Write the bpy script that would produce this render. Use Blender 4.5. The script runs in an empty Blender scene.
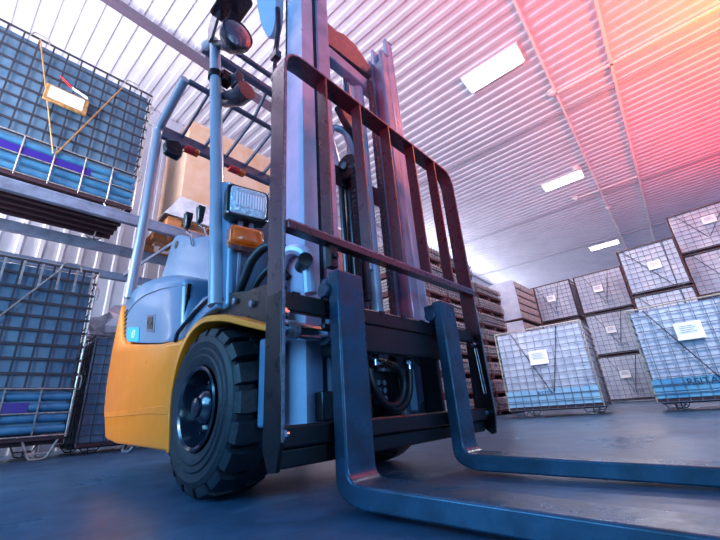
import bpy, bmesh, math, random
from mathutils import Vector, Matrix
random.seed(7)
PI = math.pi
S = bpy.context.scene
C = S.collection
S.view_settings.view_transform = 'Standard'
S.view_settings.look = 'None'
S.view_settings.gamma = 1
S.view_settings.use_curve_mapping = False
S.view_settings.exposure = 0.0

# ------------------------------------------------------------------ materials
def lin(c):
    f = lambda v: (v/12.92 if v <= .04045 else ((v+.055)/1.055)**2.4)
    return tuple(f(v/255.0) for v in c) + (1.0,)

def mat(name, rgb, rough=.5, metal=0.0, noise=0.0, nscale=8.0, bump=0.0, bscale=60.0, coat=0.0, alpha=1.0, rgb2=None, rvar=0.0, spec=.5):
    m = bpy.data.materials.new(name); m.use_nodes = True
    nt = m.node_tree; b = nt.nodes['Principled BSDF']
    b.inputs['Base Color'].default_value = lin(rgb)
    b.inputs['Roughness'].default_value = rough
    b.inputs['Metallic'].default_value = metal
    b.inputs['Coat Weight'].default_value = coat
    b.inputs['Coat Roughness'].default_value = .12
    b.inputs['Alpha'].default_value = alpha
    b.inputs['Specular IOR Level'].default_value = spec
    tc = nt.nodes.new('ShaderNodeTexCoord')
    if noise > 0 or rvar > 0:
        n = nt.nodes.new('ShaderNodeTexNoise'); n.inputs['Scale'].default_value = nscale
        n.inputs['Detail'].default_value = 6; n.inputs['Roughness'].default_value = .65
        nt.links.new(tc.outputs['Object'], n.inputs['Vector'])
        if noise > 0:
            r = nt.nodes.new('ShaderNodeMix'); r.data_type = 'RGBA'
            c2 = rgb2 or tuple(max(0, v*(1-noise)) for v in rgb)
            r.inputs[6].default_value = lin(rgb); r.inputs[7].default_value = lin(c2)
            mr = nt.nodes.new('ShaderNodeMapRange'); mr.inputs[1].default_value = .38; mr.inputs[2].default_value = .68
            nt.links.new(n.outputs['Fac'], mr.inputs[0]); nt.links.new(mr.outputs[0], r.inputs[0])
            nt.links.new(r.outputs[2], b.inputs['Base Color'])
        if rvar > 0:
            mr2 = nt.nodes.new('ShaderNodeMapRange'); mr2.inputs[1].default_value = .3; mr2.inputs[2].default_value = .7
            mr2.inputs[3].default_value = max(.03, rough-rvar); mr2.inputs[4].default_value = min(1, rough+rvar)
            nt.links.new(n.outputs['Fac'], mr2.inputs[0]); nt.links.new(mr2.outputs[0], b.inputs['Roughness'])
    if bump > 0:
        n2 = nt.nodes.new('ShaderNodeTexNoise'); n2.inputs['Scale'].default_value = bscale; n2.inputs['Detail'].default_value = 4
        nt.links.new(tc.outputs['Object'], n2.inputs['Vector'])
        bp = nt.nodes.new('ShaderNodeBump'); bp.inputs['Strength'].default_value = bump; bp.inputs['Distance'].default_value = .01
        nt.links.new(n2.outputs['Fac'], bp.inputs['Height']); nt.links.new(bp.outputs[0], b.inputs['Normal'])
    return m

def emis(name, rgb, s):
    m = bpy.data.materials.new(name); m.use_nodes = True
    b = m.node_tree.nodes['Principled BSDF']
    b.inputs['Base Color'].default_value = lin(rgb)
    b.inputs['Emission Color'].default_value = lin(rgb); b.inputs['Emission Strength'].default_value = s
    return m

M = {}
M['yellow'] = mat('yellow_paint', (255, 132, 0), .32, coat=.35, noise=.06, nscale=5, rvar=.06)
M['bluegrey'] = mat('blue_grey_paint', (92, 122, 152), .34, coat=.3, noise=.06, nscale=5)
M['pillar'] = mat('pillar_paint', (146, 146, 162), .3, coat=.4)
M['darkblue'] = mat('dark_frame_paint', (98, 102, 122), .42, noise=.2, nscale=20)
M['fork'] = mat('fork_steel', (48, 78, 104), .33, .3, noise=.35, nscale=14, bump=.12, bscale=30, rvar=.14)
M['black'] = mat('black_paint', (10, 10, 16), .32, noise=.25, nscale=25, rvar=.1)
M['carriage'] = mat('carriage_steel', (17, 17, 26), .45, .1, noise=.3, nscale=18, bump=.1)
M['rack_post'] = mat('load_guard_paint', (66, 38, 46), .3, .0, noise=.15, nscale=30, rvar=.06, spec=.5, coat=.5)  # black paint, with the red glow on it put into the colour
M['brightedge'] = mat('bright_steel_edge', (150, 150, 165), .35, .6, noise=.4, nscale=60)  # paler steel tone for edge strips and small fittings
M['silver'] = mat('mast_steel_paint', (178, 182, 205), .34, .25, noise=.08, nscale=10, rvar=.08)
M['silverdark'] = mat('mast_steel_face', (165, 170, 196), .36, .35, noise=.15, nscale=10, rvar=.1)
M['chrome'] = mat('polished_steel', (205, 208, 215), .16, 1.0, noise=.05)
M['chain'] = mat('oiled_chain', (112, 100, 112), .4, .5, noise=.3, nscale=90)
M['rubber'] = mat('tyre_rubber', (19, 26, 38), .58, noise=.28, nscale=9, bump=.25, bscale=70)
M['rim'] = mat('rim_paint', (22, 30, 46), .2, .2, coat=.6)
M['hose'] = mat('hydraulic_hose', (16, 18, 26), .45)
M['glass'] = mat('lamp_glass', (188, 215, 228), .08, .35, coat=1.0, bump=.9, bscale=70)
M['darkglass'] = mat('dark_lamp_glass', (120, 96, 112), .12, .5, coat=1.0, bump=.8, bscale=40)
M['amber'] = mat('amber_plastic', (255, 106, 0), .22, coat=.8, noise=.15, nscale=30)
M['redlens'] = mat('red_plastic', (225, 30, 22), .25, coat=.7)
M['cyan'] = mat('cyan_label', (0, 168, 196), .4)
M['white'] = mat('white_paint', (250, 250, 252), .5)
M['paper'] = mat('label_paper', (240, 242, 248), .6, noise=.06, nscale=30)
M['brass'] = mat('gilt_holder', (176, 132, 84), .4, .4, noise=.3, nscale=20)
M['wire'] = mat('galvanised_wire', (120, 126, 142), .4, .6, noise=.3, nscale=30)
M['wirelight'] = mat('bright_galvanised_wire', (188, 180, 176), .35, .7, noise=.3, nscale=30)
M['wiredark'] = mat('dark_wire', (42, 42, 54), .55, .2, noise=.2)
M['liner'] = mat('blue_plastic_liner', (84, 112, 136), .42, noise=.35, nscale=3.2, rgb2=(54, 86, 116), bump=.5, bscale=7)
M['linerpale'] = mat('pale_film_liner', (206, 208, 222), .34, noise=.3, nscale=3.5, rgb2=(172, 178, 202), bump=.7, bscale=6)
M['band'] = mat('teal_band', (110, 172, 204), .35, noise=.35, nscale=4, rgb2=(72, 138, 182), bump=.4, bscale=8)
M['bandpale'] = mat('pale_blue_film', (160, 200, 226), .35, noise=.35, nscale=4, rgb2=(130, 178, 212), bump=.5, bscale=9)
M['bandlow'] = mat('rolled_blue_plastic', (58, 116, 150), .4, noise=.35, nscale=4, rgb2=(34, 78, 118), bump=.4, bscale=8)
M['purple'] = mat('violet_stripe', (40, 24, 116), .4)
M['text'] = mat('dark_print', (24, 40, 78), .6)
M['text2'] = mat('blue_print', (30, 92, 150), .6)
M['foldwire'] = mat('folded_mesh_steel', (150, 142, 148), .5, .3, noise=.35, nscale=12, rgb2=(112, 104, 112))
M['foldframe'] = mat('oxide_frame', (84, 44, 50), .6, noise=.4, nscale=20)
M['goods'] = mat('bundled_goods', (160, 146, 150), .7, noise=.4, nscale=9, rgb2=(100, 94, 98), bump=.6, bscale=20)
M['beam'] = mat('rack_beam_paint', (116, 126, 150), .42, noise=.25, nscale=6)
M['under'] = mat('container_floor', (52, 24, 36), .7)
M['card'] = mat('cardboard', (204, 168, 146), .75, noise=.12, nscale=4, rgb2=(196, 150, 118))
M['wood'] = mat('pallet_wood', (190, 122, 72), .7, noise=.4, nscale=8, rgb2=(140, 80, 46))
M['film'] = mat('stretch_film', (226, 228, 240), .22, noise=.2, nscale=7, bump=1.0, bscale=9, alpha=.72)
M['duct'] = mat('duct_paint', (92, 78, 96), .5)
M['plastic'] = mat('lever_plastic', (22, 20, 26), .25, coat=.5)
M['yellowtint'] = mat('yellowed_wire_frame', (196, 184, 150), .5, .3, noise=.3, nscale=12)
M['cream'] = mat('cream_conduit', (255, 240, 238), .5)
M['lamp'] = emis('lamp_diffuser', (255, 246, 244), 9.0)

# floor concrete
fm = mat('concrete_floor', (62, 92, 120), .34, noise=.35, nscale=1.3, rgb2=(38, 68, 98), rvar=.12, bump=.12, bscale=22)
nt = fm.node_tree; bs = nt.nodes['Principled BSDF']
tc = nt.nodes.new('ShaderNodeTexCoord')
n3 = nt.nodes.new('ShaderNodeTexNoise'); n3.inputs['Scale'].default_value = 9; n3.inputs['Detail'].default_value = 9; n3.inputs['Distortion'].default_value = 1.2
nt.links.new(tc.outputs['Object'], n3.inputs['Vector'])
mx = nt.nodes.new('ShaderNodeMix'); mx.data_type = 'RGBA'; mx.blend_type = 'MULTIPLY'; mx.inputs[0].default_value = .9
src = bs.inputs['Base Color'].links[0].from_socket
rmp = nt.nodes.new('ShaderNodeMapRange'); rmp.inputs[1].default_value = .35; rmp.inputs[2].default_value = .65; rmp.inputs[3].default_value = .72; rmp.inputs[4].default_value = 1.15
nt.links.new(n3.outputs['Fac'], rmp.inputs[0])
nt.links.new(src, mx.inputs[6]); nt.links.new(rmp.outputs[0], mx.inputs[7]); nt.links.new(mx.outputs[2], bs.inputs['Base Color'])
M['floor'] = fm
M['ceil'] = mat('ceiling_sheet', (222, 218, 230), .42, .0, noise=.06, nscale=1.5)
M['wallm'] = mat('wall_sheet', (228, 226, 236), .5, noise=.06, nscale=1.0)
M['seam'] = mat('ceiling_seam', (196, 190, 204), .6)

# ------------------------------------------------------------------ mesh builder
class MB:
    def __init__(s): s.bm = bmesh.new(); s.mats = []; s.mi = 0
    def use(s, m):
        if m not in s.mats: s.mats.append(m)
        s.mi = s.mats.index(m); return s
    def _f(s, vs):
        try:
            f = s.bm.faces.new(vs); f.material_index = s.mi; return f
        except ValueError: return None
    def hexa(s, p):     # 8 points: bottom loop 4, top loop 4
        v = [s.bm.verts.new(q) for q in p]
        for a in ((3,2,1,0),(4,5,6,7),(0,1,5,4),(1,2,6,5),(2,3,7,6),(3,0,4,7)): s._f([v[i] for i in a])
        return s
    def box(s, x0, x1, y0, y1, z0, z1):
        return s.hexa([(x0,y0,z0),(x1,y0,z0),(x1,y1,z0),(x0,y1,z0),(x0,y0,z1),(x1,y0,z1),(x1,y1,z1),(x0,y1,z1)])
    def bar(s, a, b, w, h, up=(0,0,1)):      # rectangular bar from a to b, w sideways, h along up
        a = Vector(a); b = Vector(b); d = (b-a).normalized(); u = Vector(up)
        if abs(d.dot(u)) > .98: u = Vector((1,0,0))
        r = d.cross(u).normalized(); u = r.cross(d)
        P = []
        for q in (a, b):
            P += [q-r*w/2-u*h/2, q+r*w/2-u*h/2, q+r*w/2+u*h/2, q-r*w/2+u*h/2]
        return s.hexa(P)
    def prism(s, pts, axis, a0, a1):         # pts: 2D outline; axis: 'x','y','z'
        def mk(p, t):
            return {'x': (t,p[0],p[1]), 'y': (p[0],t,p[1]), 'z': (p[0],p[1],t)}[axis]
        A = [s.bm.verts.new(mk(p,a0)) for p in pts]; B = [s.bm.verts.new(mk(p,a1)) for p in pts]
        s._f(A[::-1]); s._f(B)
        n = len(pts)
        for i in range(n): s._f([A[i],A[(i+1)%n],B[(i+1)%n],B[i]])
        return s
    def loft(s, rings, cap=True, closed=True):
        R = [[s.bm.verts.new(p) for p in r] for r in rings]; n = len(R[0])
        for i in range(len(R)-1):
            for j in range(n if closed else n-1):
                s._f([R[i][j],R[i][(j+1)%n],R[i+1][(j+1)%n],R[i+1][j]])
        if cap: s._f(R[0][::-1]); s._f(R[-1])
        return s
    def tube(s, pts, r, seg=12, cap=True, r2=None):
        pts = [Vector(p) for p in pts]; rings = []
        d0 = (pts[1]-pts[0]).normalized(); u = d0.orthogonal().normalized()
        for i, p in enumerate(pts):
            d = (pts[min(i+1,len(pts)-1)]-pts[max(i-1,0)]).normalized()
            u = (u - d*u.dot(d)).normalized(); w = d.cross(u)
            rr = r if r2 is None else r+(r2-r)*i/(len(pts)-1)
            rings.append([p+u*rr*math.cos(2*PI*k/seg)+w*rr*math.sin(2*PI*k/seg) for k in range(seg)])
        return s.loft(rings, cap)
    def cyl(s, a, b, r, seg=20, r2=None): return s.tube([a,b], r, seg, True, r2)
    def lathe(s, prof, c, axis='y', seg=48):   # prof: (radius, along) closed loop or open
        rings = []
        for k in range(seg):
            t = 2*PI*k/seg; ring = []
            for (r, h) in prof:
                x = r*math.cos(t); z = r*math.sin(t)
                ring.append({'y': (c[0]+x, c[1]+h, c[2]+z), 'x': (c[0]+h, c[1]+x, c[2]+z), 'z': (c[0]+x, c[1]+z, c[2]+h)}[axis])
            rings.append(ring)
        R = [[s.bm.verts.new(p) for p in r] for r in rings]; n = len(prof)
        for i in range(seg):
            for j in range(n-1):
                s._f([R[i][j],R[(i+1)%seg][j],R[(i+1)%seg][j+1],R[i][j+1]])
        return s
    def ball(s, c, r, sc=(1,1,1), seg=14):
        g = bmesh.ops.create_uvsphere(s.bm, u_segments=seg, v_segments=max(6,seg//2), radius=r)
        for v in g['verts']: v.co = Vector((v.co.x*sc[0], v.co.y*sc[1], v.co.z*sc[2])) + Vector(c)
        for v in g['verts']:
            for f in v.link_faces: f.material_index = s.mi
        return s
    def build(s, name, parent=None, m=None, bevel=0, smooth=True, seg=2, loc=None, angle=35):
        if m is not None: s.mats = [m]
        bmesh.ops.remove_doubles(s.bm, verts=s.bm.verts, dist=1e-5)
        bmesh.ops.recalc_face_normals(s.bm, faces=s.bm.faces)
        me = bpy.data.meshes.new(name); s.bm.to_mesh(me); s.bm.free()
        for q in s.mats: me.materials.append(q)
        if smooth:
            for p in me.polygons: p.use_smooth = True
            try: me.set_sharp_from_angle(angle=math.radians(angle))
            except Exception: pass
        o = bpy.data.objects.new(name, me); C.objects.link(o)
        if parent is not None: o.parent = parent
        if loc is not None: o.location = loc
        if bevel > 0:
            b = o.modifiers.new('bevel', 'BEVEL'); b.width = bevel; b.segments = seg; b.limit_method = 'ANGLE'; b.angle_limit = math.radians(40)
            b.harden_normals = False
        return o

def fillet(pts, r, n=4, closed=False):      # round polyline corners (2D or 3D)
    P = [Vector(p) for p in pts]; out = []; N = len(P)
    for i in range(N):
        if not closed and i in (0, N-1): out.append(P[i]); continue
        a = P[i-1]; b = P[i]; c = P[(i+1) % N]
        rr = r[i] if isinstance(r, (list, tuple)) else r
        d1 = a-b; d2 = c-b; t = min(rr, d1.length*.48, d2.length*.48)
        if t < 1e-5: out.append(b); continue
        p1 = b+d1.normalized()*t; p2 = b+d2.normalized()*t
        for k in range(n+1):
            u = k/n; out.append(p1*(1-u)**2+b*2*u*(1-u)+p2*u*u)
    return [tuple(p) for p in out]

def thing(name, label, cat, loc=(0,0,0), rz=0, group=None):
    o = bpy.data.objects.new(name, None); C.objects.link(o)
    o.location = loc; o.rotation_euler = (0,0,rz); o.empty_display_size = .1
    o['label'] = label; o['category'] = cat
    if group: o['group'] = group
    return o
def tag(o, label, cat, group=None):
    o['label'] = label; o['category'] = cat
    if group: o['group'] = group
    return o
def struct(o): o['kind'] = 'structure'; return o
def dup(root, loc, rz, label, group=None, name=None):
    r = root.copy(); C.objects.link(r); r.location = loc; r.rotation_euler = (0,0,rz); r['label'] = label
    if group: r['group'] = group
    def rec(src, dst):
        for ch in src.children:
            c = ch.copy(); C.objects.link(c); c.parent = dst; c.location = ch.location; c.rotation_euler = ch.rotation_euler
            rec(ch, c)
    rec(root, r)
    return r
def text_mesh(name, body, size, m, parent, loc, rot, depth=.002):
    cu = bpy.data.curves.new(name, 'FONT'); cu.body = body; cu.size = size; cu.extrude = depth; cu.align_x = 'CENTER'; cu.align_y = 'CENTER'; cu.resolution_u = 3
    t = bpy.data.objects.new(name, cu); C.objects.link(t)
    bpy.context.view_layer.update()
    me = bpy.data.meshes.new_from_object(t.evaluated_get(bpy.context.evaluated_depsgraph_get()))
    bpy.data.objects.remove(t); bpy.data.curves.remove(cu)
    me.materials.clear(); me.materials.append(m)
    o = bpy.data.objects.new(name, me); C.objects.link(o); o.parent = parent; o.location = loc; o.rotation_euler = rot
    return o

# ------------------------------------------------------------------ camera
cam = bpy.data.cameras.new('camera'); co = bpy.data.objects.new('camera', cam); C.objects.link(co)
yaw, pitch, roll, fpx = 2.3033, .371, -.0722, 365.6
d = Vector((math.cos(pitch)*math.cos(yaw), math.cos(pitch)*math.sin(yaw), math.sin(pitch)))
r = d.cross(Vector((0,0,1))).normalized(); u = r.cross(d)
r2 = r*math.cos(roll)+u*math.sin(roll); u2 = -r*math.sin(roll)+u*math.cos(roll)
co.matrix_world = Matrix(((r2.x,u2.x,-d.x,1.256),(r2.y,u2.y,-d.y,-1.015),(r2.z,u2.z,-d.z,.212),(0,0,0,1)))
cam.sensor_width = 36; cam.sensor_fit = 'HORIZONTAL'; cam.lens = 36*fpx/720; cam.clip_start = .02; cam.clip_end = 200
S.camera = co

# ------------------------------------------------------------------ the hall
BY = math.radians(2.7)                       # the hall stands turned a little against the truck
H = 6.5
def hall(o): o.rotation_euler = (0,0,BY); return o
WX = -5.75
b = MB(); b.use(M['floor']).box(WX-.4, 9, -9, 24, -.2, 0); struct(hall(b.build('floor', smooth=False)))
# profiled ceiling sheet: ribs run across the hall, real folds
P = .23
pts = []
y = -9.0
while y < 24:
    pts += [(y, H), (y+P*.50, H), (y+P*.57, H-.030), (y+P*.93, H-.030)]
    y += P
b = MB(); b.use(M['ceil'])
low = [(p[0], p[1]) for p in pts]
A = [b.bm.verts.new((WX-.2, p[0], p[1])) for p in low]; B = [b.bm.verts.new((9, p[0], p[1])) for p in low]
for i in range(len(A)-1): b._f([A[i],A[i+1],B[i+1],B[i]])
A2 = [b.bm.verts.new((WX-.2, q, H+.15)) for q in (-9, 24)]; B2 = [b.bm.verts.new((9, q, H+.15)) for q in (-9, 24)]
b._f([A2[0],A2[1],B2[1],B2[0]])
struct(hall(b.build('ceiling', smooth=False)))
# profiled left wall with upright ribs
b = MB(); b.use(M['wallm'])
pts = []; y = -9.0
while y < 24:
    pts += [(WX, y), (WX, y+.17), (WX+.035, y+.185), (WX+.035, y+.235)]; y += .25
A = [b.bm.verts.new((p[0], p[1], 0)) for p in pts]; B = [b.bm.verts.new((p[0], p[1], H)) for p in pts]
for i in range(len(A)-1): b._f([A[i],A[i+1],B[i+1],B[i]])
v = [b.bm.verts.new(q) for q in ((WX-.25,-9,0),(WX-.25,24,0),(WX-.25,24,H),(WX-.25,-9,H))]; b._f(v)
struct(hall(b.build('wall_left', smooth=False)))
b = MB(); b.use(M['wallm']).box(WX-.2, 9, 22.0, 22.2, 0, H); struct(hall(b.build('wall_back', smooth=False)))
b = MB(); b.use(M['wallm'])
b.box(WX+.03, WX+.09, -9, 22, H-.42, H-.30); b.box(WX+.03, WX+.06, -9, 22, H-.3, H-.06)
struct(hall(b.build('trim_1', smooth=False)))
b = MB(); b.use(M['seam'])
for yy in (7.3, 12.4, 16.9): b.box(WX, 9, yy-.05, yy+.05, H-.075, H-.05)
struct(hall(b.build('trim_2', smooth=False)))

M['daylight'] = emis('daylight_pane', (232, 240, 255), 9.0)
for k in range(3):
    y0 = 9.2+k*4.0
    b = MB(); b.use(M['daylight']).box(WX+.04, WX+.05, y0, y0+3.6, 4.9, 6.0)
    wn = struct(hall(b.build('window_%d' % (k+1), smooth=False)))
    b = MB(); b.use(M['white'])
    b.box(WX+.03, WX+.09, y0-.06, y0+3.66, 4.82, 4.9).box(WX+.03, WX+.09, y0-.06, y0+3.66, 6.0, 6.08)
    for q in range(4): b.box(WX+.03, WX+.09, y0-.06+q*1.22, y0+q*1.22, 4.82, 6.08)
    b.build('window_frame', wn, smooth=False)

def at_hall(x, y, z):     # hall coordinates -> world
    return (x*math.cos(BY)-y*math.sin(BY), x*math.sin(BY)+y*math.cos(BY), z)

def conduit(x0, y0, x1, y1, w, label):
    b = MB(); b.use(M['cream']).bar((x0,y0,H-.07), (x1,y1,H-.07), w, .04)
    n = int(math.hypot(x1-x0, y1-y0)/1.5)
    for k in range(1, n):
        t = k/n; px = x0+(x1-x0)*t; py = y0+(y1-y0)*t
        b.box(px-.03, px+.03, py-.03, py+.03, H-.095, H-.045)
    return tag(hall(b.build('ceiling_conduit', smooth=False)), label, 'conduit', 'ceiling conduits')
conduit(.83, -6, .83, 21.9, .045, 'long pale conduit under the ceiling, nearer to the row of lamps')
conduit(1.87, -6, 1.87, 21.9, .05, 'long pale conduit under the ceiling, farther right from the lamps')
conduit(.83, 6.6, 8, 6.6, .05, 'pale cross conduit under the ceiling running out to the upper right')
conduit(.2, 12.0, 1.87, 12.0, .03, 'short cross conduit between the two long ceiling conduits, farther down the hall')

# ceiling lamps
fx = thing('ceiling_lamp', 'nearest and largest glowing ceiling lamp, beside the lift mast top', 'lamp', at_hall(.03, 5.0, H-.05), BY, 'glowing ceiling lamps')
b = MB(); b.use(M['white']).box(-.57, .57, -.26, .26, -.05, 0); b.build('housing', fx, bevel=.008)
b = MB(); b.use(M['lamp']).box(-.53, .53, -.22, .22, -.07, -.0495); b.build('diffuser', fx, smooth=False)
dup(fx, at_hall(.06, 10.45, H-.05), BY, 'middle one of the three glowing ceiling lamps')
dup(fx, at_hall(.13, 17.5, H-.05), BY, 'farthest and smallest glowing ceiling lamp, above the stacked containers')
sd = None
for (x, y, lb) in ((.77, 6.5, 'round smoke detector on the ceiling beside the nearest lamp and conduit'),
                   (.52, 10.05, 'small smoke detector on the ceiling right of the middle lamp'),
                   (.12, 11.95, 'small smoke detector at the end of the short cross conduit'),
                   (.83, 13.6, 'dark smoke detector on the conduit above the farthest lamp')):
    if sd is None:
        sd = thing('smoke_detector', lb, 'smoke detector', at_hall(x, y, H-.05), BY, 'smoke detectors on the ceiling')
        b = MB(); b.use(M['cream']).lathe([(0,0),(.1,0),(.1,-.04),(.07,-.05),(0,-.05)], (0,0,0), 'z', 20); b.build('base', sd)
        b = MB(); b.use(M['cream']).lathe([(0,-.05),(.055,-.05),(.05,-.085),(0,-.095)], (0,0,0), 'z', 20); b.build('sensor_head', sd)
    else: dup(sd, at_hall(x, y, H-.05), BY, lb)
# dark duct under the ceiling on the left
b = MB(); b.use(M['duct']).box(-3.72, -3.60, -6, 4.2, H-.4, H-.28)
for yy in range(-5, 5, 3): b.box(-3.71, -3.66, yy-.03, yy+.03, H-.28, H-.04)
tag(hall(b.build('ceiling_duct', smooth=False)), 'long dark cable duct hung below the ceiling at the upper left', 'duct')

# ------------------------------------------------------------------ mesh containers
def wire_face(b, u0, u1, z0, z1, nu, nz, plane, side, w=.006, uaxis='x'):
    for i in range(nu+1):
        uu = u0+(u1-u0)*i/nu
        if uaxis == 'x': b.box(uu-w/2, uu+w/2, plane-w/2, plane+w/2, z0, z1)
        else: b.box(plane-w/2, plane+w/2, uu-w/2, uu+w/2, z0, z1)
    for j in range(nz+1):
        zz = z0+(z1-z0)*j/nz
        if uaxis == 'x': b.box(u0, u1, plane-w*1.3, plane+w*.2, zz-w/2, zz+w/2)
        else: b.box(plane-w*.2, plane+w*1.3, u0, u1, zz-w/2, zz+w/2)

def puffy(b, x0, x1, y0, y1, z0, z1, amp, n=10, ph=0.0):
    # closed box with softly wrinkled film faces (real relief)
    rnd = random.Random(int(ph*1000)+5)
    ks = [(rnd.uniform(3,9), rnd.uniform(3,9), rnd.uniform(3,11), rnd.uniform(0,6)) for _ in range(5)]
    cx, cy, cz = (x0+x1)/2, (y0+y1)/2, (z0+z1)/2
    def disp(p):
        s = sum(math.sin(a*p[0]+bb*p[1]+c*p[2]+e) for a,bb,c,e in ks)/5
        return s
    bm = b.bm; V = {}
    def vert(i, j, k):
        key = (i,j,k)
        if key not in V:
            p = [x0+(x1-x0)*i/n, y0+(y1-y0)*j/n, z0+(z1-z0)*k/n]
            dd = disp(p)*amp
            for ax, (idx, c) in enumerate(((i,cx),(j,cy),(k,cz))):
                if idx in (0,n):
                    others = [q for t,q in enumerate((i,j,k)) if t != ax]
                    edge = min(1.0, min(min(q, n-q) for q in others)/1.5)
                    p[ax] += (1 if idx == n else -1)*(dd*edge - amp*.6*(1-edge))
            V[key] = bm.verts.new(p)
        return V[key]
    for a in range(n):
        for c in range(n):
            for s in (0, n):
                b._f([vert(s,a,c),vert(s,a+1,c),vert(s,a+1,c+1),vert(s,a,c+1)])
                b._f([vert(a,s,c),vert(a+1,s,c),vert(a+1,s,c+1),vert(a,s,c+1)])
                b._f([vert(a,c,s),vert(a+1,c,s),vert(a+1,c+1,s),vert(a,c+1,s)])
    return b

def feet(root, W, D, zf, m, inset=.14):
    # splayed wire feet with a loop on the floor
    for sx in (-1, 1):
        for sy in (-1, 1):
            b = MB(); b.use(m)
            cx = sx*(W/2-inset); cy = sy*(D/2-.05)
            p = fillet([(cx-.10, cy, zf), (cx-.045, cy, .006), (cx+.045, cy, .006), (cx+.10, cy, zf)], .02, 3)
            b.tube(p, .0065, 6)
            b.tube([(cx-.05, cy, .035), (cx+.05, cy, .035)], .0055, 6)
            p = fillet([(cx, cy-sy*.10, zf), (cx, cy-sy*.06, .006), (cx, cy, .006)], .02, 3)
            b.tube(p, .0065, 6)
            b.build('foot', root)

def mesh_container(name, label, W, D, Ht, liner, loc, rz, nu=10, nz=11, bandm=None, postr=.0085, vgate=(.2,.74,.52,.26), tagpos=(.47,.66), word=None, group=None, zf=.075, frame_m=None, wm=None, ph=.1, band=True, wire_w=.007, wsize=.11, wx=.1):
    # the front face looks along -Y of its own frame
    t = thing(name, label, 'container', loc, rz, group or 'mesh containers on the right and behind')
    fmt = frame_m or M['yellowtint']; wm = wm or M['wire']
    x0, x1, y0, y1 = -W/2, W/2, -D/2, D/2
    b = MB(); b.use(liner); puffy(b, x0+.02, x1-.02, y0+.02, y1-.02, zf+.03, Ht-.015, .010, 10, ph); b.build('film_liner', t, angle=60)
    b = MB(); b.use(M['under']).box(x0, x1, y0, y1, zf, zf+.03)
    for k in range(5): b.box(x0+.03, x1-.03, y0+.08+k*(D-.2)/4, y0+.12+k*(D-.2)/4, zf-.02, zf)
    b.build('base_frame', t, smooth=False)
    if band:
        b = MB(); b.use(bandm or M['band'])
        hb = Ht*.21
        for k in range(3):
            b.box(x0+.008, x1-.008, y0+.001, y0+.010, zf+.035+k*hb*.3, zf+.035+k*hb*.3+hb*.27)
        b.build('front_band', t, bevel=.004)
    b = MB(); b.use(wm)
    wire_face(b, x0, x1, zf, Ht, nu, nz, y0-.004, 1, wire_w, 'x'); b.build('front_mesh', t, smooth=False)
    b = MB(); b.use(wm)
    wire_face(b, y0, y1, zf, Ht, max(4,int(nu*D/W)), nz, x0-.004, 1, wire_w, 'y'); b.build('side_mesh', t, smooth=False)
    b = MB(); b.use(wm)
    wire_face(b, y0, y1, zf, Ht, max(4,int(nu*D/W)), nz, x1+.004, 1, wire_w, 'y'); b.build('side_mesh', t, smooth=False)
    b = MB(); b.use(wm)
    wire_face(b, x0, x1, zf, Ht, nu, nz, y1+.004, 1, wire_w, 'x'); b.build('rear_mesh', t, smooth=False)
    b = MB(); b.use(fmt)
    for (px, py) in ((x0,y0),(x1,y0),(x1,y1),(x0,y1)): b.cyl((px,py,zf),(px,py,Ht+.01), postr, 6)
    for (p, q) in (((x0,y0),(x1,y0)),((x1,y0),(x1,y1)),((x1,y1),(x0,y1)),((x0,y1),(x0,y0))):
        b.cyl((p[0],p[1],Ht+.005),(q[0],q[1],Ht+.005), postr*.95, 6)
    b.build('rim_frame', t)
    if vgate:
        a, c, m_, zb = vgate
        b = MB(); b.use(M['wiredark'])
        zt = Ht-.02
        b.tube([(x0+a*W, y0-.012, zt), (x0+m_*W, y0-.012, zb*Ht)], .006, 6)
        b.tube([(x0+c*W, y0-.012, zt), (x0+(m_+.03)*W, y0-.012, zb*Ht)], .006, 6)
        b.build('gate_rods', t)
    if tagpos:
        tx, tz = x0+tagpos[0]*W, tagpos[1]*Ht
        b = MB(); b.use(M['white']).box(tx-.115, tx+.115, y0-.03, y0-.012, tz-.085, tz+.085)
        b.use(M['white']).bar((tx-.115, y0-.035, tz-.09), (tx+.115, y0-.035, tz-.09), .03, .02)
        hd = b.build('label_holder', t, bevel=.006)
        b = MB(); b.use(M['paper']).box(tx-.085, tx+.085, y0-.033, y0-.0295, tz-.03, tz+.065)
        b.use(M['wire'])
        for k in range(4): b.box(tx-.07, tx+.06-.02*(k % 2), y0-.0345, y0-.0329, tz-.018+k*.02, tz-.013+k*.02)
        b.build('label_sheet', hd, smooth=False)
    if word:
        text_mesh('print', word, wsize, M['text'] if wsize > .09 else M['text2'], t, (wx, y0-.002, zf+.05+Ht*.12), (PI/2, 0, 0), .0015)
    feet(t, W, D, zf, wm)
    return t

# front pair on the floor at the right
mesh_container('mesh_container', 'front left mesh container standing on the floor, pale film inside, label at mid height', 1.10, .75, 1.115, M['linerpale'], (-.39, 4.60, 0), math.radians(5), zf=.095, bandm=M['bandpale'], nu=11, nz=12, ph=.31, word='REITA', wsize=.075, wx=-.05)
mesh_container('mesh_container', 'big front mesh container at the right edge, dark print on its blue band', 1.13, .9, 1.095, M['linerpale'], (1.268, 4.65, 0), 0, zf=.095, nu=12, nz=12, ph=.53, word='REITA', wsize=.095, wx=-.14, tagpos=(.42,.72), vgate=(.13,.72,.50,.27))
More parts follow.
